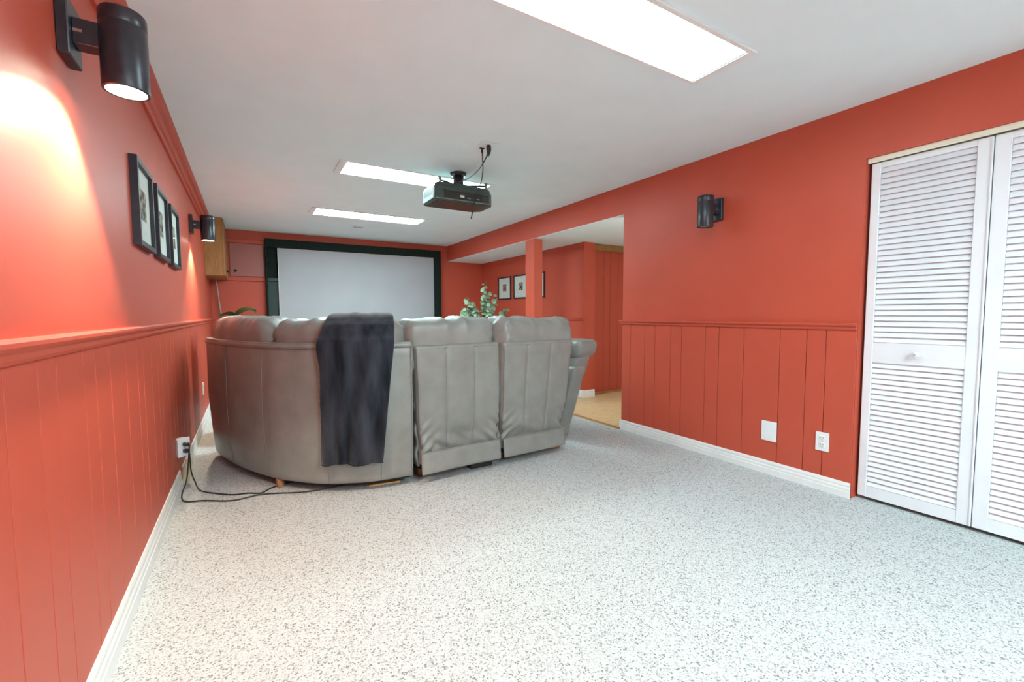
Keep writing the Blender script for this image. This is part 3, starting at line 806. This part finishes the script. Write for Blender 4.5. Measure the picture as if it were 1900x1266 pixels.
    part('seat_cushion', rbox(wb, 0.60, 0.20, 0.06, (20, 20, 8), lambda p: Vector((p.x, p.y, p.z + 0.006 * hnoise(p, 6, seed)))), 'leather', r, True).location = (0, 0.56, 0.40)
    part('base', boxes((-wb / 2 + 0.01, wb / 2 - 0.01, 0.05, 0.84, 0.07, 0.33), bevel=0.01), 'black_cloth', r)
    for fx in (-wb / 2 + 0.06, wb / 2 - 0.06):
        for fy in (0.16, 0.74):
            part('foot', lathe([(0, 0), (0.018, 0), (0.022, 0.072), (0, 0.072)], 12, (fx, fy, 0)), 'leg_wood', r, True)
    part('footrest', rbox(wb, 0.08, 0.30, 0.03, (20, 6, 12)), 'leather', r, True).location = (0, 0.87, 0.25)
    if arm:
        s = arm_side
        xa = s * (wt / 2 + 0.225)
        ar = []
        def shear(p, z0, top=0.0):
            z = p.z + z0
            return Vector((p.x + s * 0.045 * (z - 0.07), p.y - 0.30 * max(0, z - 0.1) if p.y < 0 else p.y, z))
        a1 = part('arm_panel', rbox(0.150, 0.80, 0.64, 0.03, (10, 30, 24), lambda p: shear(p + Vector((0.004 * hnoise(p, 9, 2), 0, 0)), 0.345)), 'leather', r, True)
        a1.location = (xa - s * 0.02, 0.63, 0)
        a2 = part('arm_bolster', rbox(0.225, 0.76, 0.30, 0.095, (12, 30, 14), lambda p: shear(p + Vector((0.006 * ridged(p, 9, 4), 0, 0.004 * ridged(p, 12, 1))), 0.66)), 'leather', r, True)
        a2.location = (xa + s * 0.015, 0.63, 0)
        a3 = part('arm_pad', rbox(0.265, 0.80, 0.16, 0.062, (14, 30, 10), lambda p: shear(p + Vector((0, 0, 0.006 * ridged((p.x, p.y * 0.6, 0), 12, 7))), 0.81)), 'leather', r, True)
        a3.location = (xa + s * 0.015, 0.63, 0)
        part('arm_piping', tube_mesh([Vector((xa + s * 0.015 + 0.118 * math.cos(a), 0.63 - 0.39 - 0.30 * 0.71 + 0.06 + 0.02, 0.81 + 0.066 * math.sin(a))) for a in [PI * 2 * q / 30 for q in range(31)]], 0.004, 6), 'leather_dark', r, True)
    tag(r, label, 'sofa', 'sectional sofa pieces')
    return r
recliner((1.240, 2.762, 0), math.radians(2.0), 'grey leather recliner section of the sofa between the corner section and the end recliner', 0.012, 1.3, zh=-0.005, hw=0.70, hx=-0.035)
r2 = recliner((1.868, 2.800, 0), math.radians(4.5), 'grey leather end recliner section of the sofa with the padded armrest', 0.085, 4.1, arm=True, wt=0.675, wb=0.60, hw=0.73, hx=0.02)
part('foot_block', boxes((0.25, 0.33, 0.06, 0.12, 0.0, 0.07), bevel=0.003), 'leg_wood', r2)
recliner((-0.235, 4.74, 0), math.radians(-90), 'grey leather sofa section along the left wall behind the corner section', 0.02, 7.7)

# wooden board under the wedge's leg, dark block under the recliner
b = link('wood_board', boxes((-0.10, 0.10, -0.045, 0.045, 0, 0.012), bevel=0.002), 'pine')
b.location = (0.735, 2.895, 0.0); b.rotation_euler = (0, 0, math.radians(-7))
tag(b, 'flat pine board lying on carpet under the corner sofa leg', 'wood board')
b = link('black_power_box', boxes((-0.09, 0.09, -0.04, 0.04, 0, 0.055), bevel=0.005), 'black_plastic')
b.location = (1.42, 2.845, 0.0); b.rotation_euler = (0, 0, math.radians(3))
tag(b, 'small black power box on carpet under the recliner skirt', 'power box')

# ------------------------------------------------------------------ throw blanket
def blanket():
    s_r0, s_l0 = s_of_x(0.795), s_of_x(0.385)     # at the top
    s_r1, s_l1 = s_of_x(0.690), s_of_x(0.366)     # at the hem
    # cross-section path (off, z), from seat side over the cushion to the hem
    path = spline([(0.37, 0.86, 0), (0.362, 1.00, 0), (0.318, 1.090, 0), (0.21, 1.111, 0), (0.100, 1.098, 0), (0.040, 1.052, 0), (0.008, 0.99, 0), (-0.016, 0.952, 0), (-0.024, 0.89, 0), (-0.022, 0.75, 0), (-0.02, 0.55, 0), (-0.012, 0.35, 0), (-0.006, 0.20, 0)], 9)
    n = len(path); mcols = 80
    # length along the path
    ln = [0.0]
    for a, b_ in zip(path, path[1:]): ln.append(ln[-1] + (b_ - a).length)
    T = ln[-1]
    bm = bmesh.new(); grid = []
    for i, p in enumerate(path):
        t = ln[i] / T
        # 0 at crest -> 1 at hem
        z = p.y
        q = max(0.0, min(1.0, (1.09 - z) / 0.92)) if p.x < 0.2 else 0.0
        sr = s_r0 + (s_r1 - s_r0) * q ** 0.8
        sl = s_l0 + (s_l1 - s_l0) * min(1, q * 1.0)
        sl += 0.022 * math.exp(-((z - 0.94) / 0.11) ** 2) * (1 if p.x < 0.2 else 0)
        row = []
        for j in range(mcols + 1):
            v = j / mcols
            s = sr + (sl - sr) * v
            fold = 0.0
            amp = 0.5 + 0.9 * q
            fold += 0.015 * amp * math.sin(v * 15 + 0.8 + 0.5 * math.sin(q * 3)) * (0.3 + 0.7 * q)
            fold += 0.030 * amp * math.exp(-((v - 0.62 - 0.05 * q) / 0.09) ** 2) + 0.022 * amp * math.exp(-((v - 0.27) / 0.08) ** 2)
            fold -= 0.010 * amp * math.exp(-((v - 0.56) / 0.08) ** 2)
            fold += 0.006 * noise.noise(Vector((v * 5, z * 6, 1.2)))
            fold = 0.95 * fold + 0.019
            zz = z
            if i == n - 1 or q > 0.9:
                zz += 0.012 * math.sin(v * 11 + 0.5) * ((q - 0.9) / 0.1 if q > 0.9 else 0) + 0.02 * v * (q - 0.9) / 0.1
            if p.x > 0.09 or z > 1.06:
                zz += fold * 0.6; off = p.x
                if p.x > 0.33: off = p.x + fold
            else:
                off = p.x - fold
            # soft raised corner
            row.append(cpt(s, off, zz))
        grid.append(row)
    V = [[bm.verts.new(c) for c in row] for row in grid]
    for i in range(n - 1):
        for j in range(mcols):
            bm.faces.new((V[i][j], V[i][j + 1], V[i + 1][j + 1], V[i + 1][j]))
    me = bm_mesh(bm)
    o = link('throw_blanket', me, 'blanket', None, True)
    md = o.modifiers.new('thick', 'SOLIDIFY'); md.thickness = 0.009; md.offset = 0.0
    hem = part('hem', tube_mesh([c for c in grid[-1]], 0.0075, 8), 'blanket', o, True)
    tag(o, 'black fleece throw blanket draped over the corner sofa back', 'blanket')
blanket()

# ================================================================== ceiling projector
pj = empty('projector', (1.575, 3.36, 2.035))       # origin: centre of the rear lower edge
PW, PD, PH = 0.535, 0.300, 0.148
# body outline in plan with cut rear corners, tapering upwards
def pj_body():
    bm = bmesh.new()
    def ring(z, k, inset):
        pts = [(-PW / 2 + inset, 0.012 + inset), (-PW / 2 + 0.018 + inset, inset), (PW / 2 - 0.045, inset), (PW / 2 - inset, 0.05), (PW / 2 - inset, PD - 0.06), (PW / 2 - 0.07, PD - inset), (-PW / 2 + 0.03, PD - inset), (-PW / 2 + inset, PD - 0.03)]
        return [bm.verts.new((x * k, y, z)) for x, y in pts]
    R = [ring(0.0, 1, 0.008), ring(0.010, 1, 0.0), ring(0.105, 1, 0.0), ring(0.132, 0.985, 0.010), ring(PH, 0.95, 0.028)]
    for a, b in zip(R, R[1:]):
        n = len(a)
        for k in range(n): bm.faces.new((a[k], a[(k + 1) % n], b[(k + 1) % n], b[k]))
    bm.faces.new(R[-1]); bm.faces.new(R[0][::-1])
    return bm_mesh(bm)
body = part('body', pj_body(), 'projector', pj)
part('belly_plate', boxes((-PW / 2 + 0.035, PW / 2 - 0.06, 0.02, PD - 0.03, -0.003, 0.001), bevel=0.001), 'projector_belly', pj)
part('seam_lip', boxes((-PW / 2 + 0.012, PW / 2 - 0.045, -0.004, 0.002, 0.008, 0.013)), 'projector_grey', pj)
cp = part('connector_panel', boxes((-0.19, 0.205, -0.0025, 0.002, 0.022, 0.075), bevel=0.001), 'black_plastic', pj)
for x, w, z, h, mt in ((-0.03, 0.036, 0.044, 0.018, 'plastic_white'), (-0.12, 0.03, 0.045, 0.012, 'plastic_grey'), (-0.075, 0.026, 0.040, 0.010, 'plastic_grey'), (0.03, 0.03, 0.036, 0.010, 'projector_grey'), (0.075, 0.02, 0.036, 0.010, 'projector_grey'), (0.115, 0.03, 0.036, 0.008, 'cable_grey')):
    part('port', boxes((x - w / 2, x + w / 2, -0.005, -0.0025, z - h / 2, z + h / 2), bevel=0.0007), mt, cp)
sk = part('power_inlet', boxes((0.15, 0.195, -0.006, -0.002, 0.030, 0.062), bevel=0.001), 'plastic_grey', cp)
part('overhang', boxes((-0.20, 0.215, -0.010, 0.004, 0.076, 0.084), bevel=0.002), 'projector', pj)
vp = part('vent_panel', boxes((-PW / 2 - 0.003, -PW / 2 + 0.003, 0.03, PD - 0.035, 0.012, 0.105), bevel=0.001), 'projector_grey', pj)
me = boxes((-0.0012, 0.0012, 0.0, PD - 0.09, -0.0022, 0.0022)); me.materials.append(M['plastic_grey'])
for k in range(6):
    s_ = bpy.data.objects.new('vent_slot', me); COL.objects.link(s_); s_.parent = vp
    s_.location = (-PW / 2 - 0.0032, 0.042, 0.052 + k * 0.0088)
lz = part('lens_barrel', lathe([(0, 0), (0.040, 0), (0.040, 0.02), (0.033, 0.022), (0.030, 0.012), (0, 0.008)], 24), 'black_plastic', pj, True)
lz.location = (0.05, PD - 0.005, 0.06); lz.rotation_euler = (-PI / 2, 0, 0)
# ceiling mount
DZ = ZC - 2.035
mtg = part('ceiling_flange', lathe([(0, DZ - 0.001), (0.068, DZ - 0.001), (0.070, DZ - 0.008), (0.062, DZ - 0.020), (0.028, DZ - 0.028), (0, DZ - 0.028)], 32), 'black_metal', pj, True)
mtg.location = (0.0, 0.14, 0)
co = part('mount_column', lathe([(0, PH + 0.02), (0.050, PH + 0.02), (0.050, PH + 0.03), (0.044, PH + 0.035), (0.044, DZ - 0.024), (0, DZ - 0.024)], 24), 'black_metal', pj, True)
co.location = (0.0, 0.14, 0)
part('mount_plate', boxes((-0.06, 0.06, 0.08, 0.20, PH + 0.008, PH + 0.022), bevel=0.003), 'projector_grey', pj)
for ax, ay in ((-0.205, 0.045), (0.205, 0.03), (-0.16, 0.25), (0.16, 0.25)):
    part('mount_arm', tube_mesh([(0, 0.14, PH + 0.018), (ax * 0.55, 0.14 + (ay - 0.14) * 0.5, PH + 0.022), (ax, ay, PH + 0.018)], 0.008, 8), 'black_metal', pj, True)
    part('mount_bolt', lathe([(0, -0.012), (0.008, -0.012), (0.008, 0.030), (0.013, 0.032), (0.013, 0.052), (0, 0.052)], 16, (ax, ay, PH - 0.01)), 'projector_grey', pj, True)
tag(pj, 'dark green-black projector hanging from the ceiling on a round mount', 'projector')

def local_cable(name, pts, rad, label, extra=None):
    root = empty(name, pts[0])
    o = Vector(pts[0])
    part('cord', tube_mesh(spline([Vector(p) - o for p in pts], 10), rad, 8), 'black_plastic', root, True)
    if extra: extra(root)
    tag(root, label, 'cable')
def plug_extra(root):
    part('plug', tube_mesh([(0, 0, 0.004), (0, -0.004, -0.020), (0.004, 0.006, -0.04), (0.006, 0.02, -0.06)], [0.016, 0.018, 0.013, 0.006], 12), 'black_plastic', root, True)
local_cable('projector_power_cord', [(1.492, 2.795, 2.290), (1.494, 2.81, 2.255), (1.50, 2.86, 2.225), (1.53, 3.02, 2.205), (1.55, 3.2, 2.20), (1.535, 3.33, 2.195), (1.50, 3.40, 2.19), (1.46, 3.42, 2.185)], 0.0045,
            'black power cord running from ceiling socket to the projector mount', plug_extra)
def hook_extra(root):
    part('ceiling_hook', boxes((-0.018, 0.018, -0.006, 0.006, -0.001, 0.004), (-0.005, 0.005, -0.005, 0.005, -0.03, 0.0)), 'black_metal', root)
local_cable('projector_signal_cable', [(1.487, 2.885, 2.302), (1.492, 2.89, 2.24), (1.50, 2.90, 2.17), (1.53, 2.98, 2.115), (1.56, 3.10, 2.075), (1.575, 3.20, 2.045), (1.60, 3.30, 2.055), (1.66, 3.352, 2.075)], 0.004,
            'thin dark signal cable dropping from a ceiling hook to the projector', hook_extra)
local_cable('loose_cable_end', [(1.575, 3.19, 2.052), (1.566, 3.18, 1.99), (1.545, 3.17, 1.92), (1.528, 3.16, 1.862)], 0.005,
            'loose black cable end dangling below the projector')
pp = empty('ceiling_socket_plate', (1.49, 2.80, ZC))
part('plate', boxes((-0.06, 0.06, -0.045, 0.045, -0.005, -0.001), bevel=0.002), 'white_ceiling', pp)
part('socket', boxes((-0.022, 0.022, -0.02, 0.02, -0.008, -0.005), bevel=0.001), 'plastic_white', pp)
tag(pp, 'white socket plate on the ceiling where the projector cord plugs in', 'socket plate')

# ================================================================== plants
def leaf_disc(bm, c, nrm, r, aspect=1.0):
    nrm = nrm.normalized()
    ref = Vector((0, 0, 1)) if abs(nrm.z) < 0.9 else Vector((1, 0, 0))
    a = nrm.cross(ref).normalized(); b = nrm.cross(a)
    vs_ = [bm.verts.new(c + a * (r * math.cos(t)) + b * (r * aspect * math.sin(t)) + nrm * (0.12 * r * math.cos(2 * t))) for t in (2 * PI * k / 9 for k in range(9))]
    ctr = bm.verts.new(c - nrm * 0.18 * r)
    for k in range(9): bm.faces.new((ctr, vs_[k], vs_[(k + 1) % 9]))

LEAF = []
for k in range(4):
    bm = bmesh.new(); leaf_disc(bm, Vector((0, 0, 0)), Vector((0, 0, 1)), 0.028 + 0.004 * k, 0.85)
    me = bmesh_me = bm_mesh(bm); me.materials.append(M['green_leaf'])
    for p in me.polygons: p.use_smooth = True
    LEAF.append(me)

def eucalyptus(loc):
    r = empty('eucalyptus_plant', loc)
    part('vase', lathe([(0, 0.0), (0.10, 0.0), (0.125, 0.05), (0.14, 0.20), (0.12, 0.38), (0.075, 0.52), (0.065, 0.58), (0.08, 0.62), (0.07, 0.62), (0.055, 0.57), (0.0, 0.50)], 32), 'pot', r, True)
    rnd = random.Random(5)
    stems = [((-0.26, 0.02, 1.30), 1.0), ((-0.22, -0.10, 1.24), 0.9), ((-0.30, 0.05, 1.18), 0.9), ((0.0, 0.0, 1.53), 1.0), ((0.08, 0.06, 1.38), 1.0), ((-0.05, -0.05, 1.33), 0.9), ((0.14, -0.04, 1.34), 0.9), ((0.33, 0.0, 1.17), 1.0), ((0.26, -0.08, 1.15), 0.9), ((-0.12, 0.1, 1.12), 0.8), ((0.05, -0.12, 1.14), 0.8), ((0.16, 0.1, 1.10), 0.8), ((-0.18, -0.14, 1.10), 0.8), ((0.0, -0.16, 1.22), 0.8), ((-0.32, -0.05, 1.10), 0.8), ((0.10, 0.0, 1.26), 0.8), ((-0.24, 0.0, 1.26), 0.8)]
    for (tx, ty, tz), k in stems:
        pts = spline([(0, 0, 0.5), (tx * 0.25, ty * 0.3, 0.75), (tx * 0.65, ty * 0.7, 0.55 * tz + 0.38), (tx, ty, tz)], 8)
        st = part('stem', tube_mesh(pts, 0.004, 5), 'stem', r, True)
        L = len(pts)
        nl = int(19 * k)
        for q in range(nl):
            f = 0.56 + 0.44 * q / (nl - 1)
            p = pts[min(L - 1, int(f * (L - 1)))]
            ang = q * 2.4 + rnd.random()
            d = Vector((math.cos(ang), math.sin(ang), rnd.uniform(-0.2, 0.7))).normalized()
            c = p + d * 0.030
            o = bpy.data.objects.new('leaf', LEAF[rnd.randrange(4)]); COL.objects.link(o); o.parent = st
            nrm = (d * rnd.uniform(0.2, 1) + Vector((rnd.uniform(-.6, .6), -0.7 + rnd.uniform(-.5, .5), rnd.uniform(-.2, .9)))).normalized()
            o.location = c
            o.rotation_mode = 'QUATERNION'; o.rotation_quaternion = nrm.to_track_quat('Z', 'Y')
            sc_ = rnd.uniform(0.85, 1.3) * (1.0 if f < 0.9 else 0.8)
            o.scale = (sc_,) * 3
    tag(r, 'green eucalyptus branches with round leaves in vase behind sofa', 'plant')
eucalyptus((2.70, 5.2, 0))

def leafy(loc):
    r = empty('potted_plant', loc)
    part('pot', lathe([(0, 0), (0.11, 0), (0.14, 0.24), (0.15, 0.24), (0.15, 0.27), (0.13, 0.27), (0.12, 0.20), (0, 0.20)], 28), 'terracotta', r, True)
    rnd = random.Random(3)
    for k, (tx, ty, tz, ln_, wd) in enumerate(((0.03, -0.05, 1.175, 0.24, 0.125), (-0.10, -0.03, 1.12, 0.20, 0.075), (0.14, 0.0, 1.075, 0.18, 0.07), (0.0, 0.1, 1.06, 0.18, 0.08), (-0.14, 0.06, 0.98, 0.2, 0.08), (0.1, -0.12, 0.95, 0.2, 0.08))):
        part('stem', tube_mesh(spline([(0, 0, 0.18), (tx * 0.3, ty * 0.3, 0.6), (tx * 0.8, ty * 0.8, tz - 0.06)], 8), 0.005, 6), 'stem', r, True)
        bm = bmesh.new()
        az = math.atan2(ty, tx) if k else 0.2
        d = Vector((math.cos(az), math.sin(az), 0.15)).normalized(); sd = Vector((-math.sin(az), math.cos(az), 0.0))
        rows = []
        for q in range(9):
            t = q / 8
            c = Vector((tx * 0.8, ty * 0.8, tz - 0.06)) + d * (ln_ * (t - 0.3)) + Vector((0, 0, 0.05 * math.sin(t * PI) + 0.02))
            w = wd * math.sin(PI * min(1, t * 0.93 + 0.07)) ** 0.8 * (1 + 0.25 * math.sin(q * 2.6))
            rows.append([bm.verts.new(c - sd * w + Vector((0, 0, -0.02))), bm.verts.new(c), bm.verts.new(c + sd * w + Vector((0, 0, 0.025)))])
        for a, b in zip(rows, rows[1:]):
            for j in (0, 1): bm.faces.new((a[j], a[j + 1], b[j + 1], b[j]))
        part('leaf', bm_mesh(bm), 'dark_leaf', r, True)
    tag(r, 'dark green leafy potted plant peeking over the sofa at far left', 'plant')
leafy((-0.09, 6.75, 0))
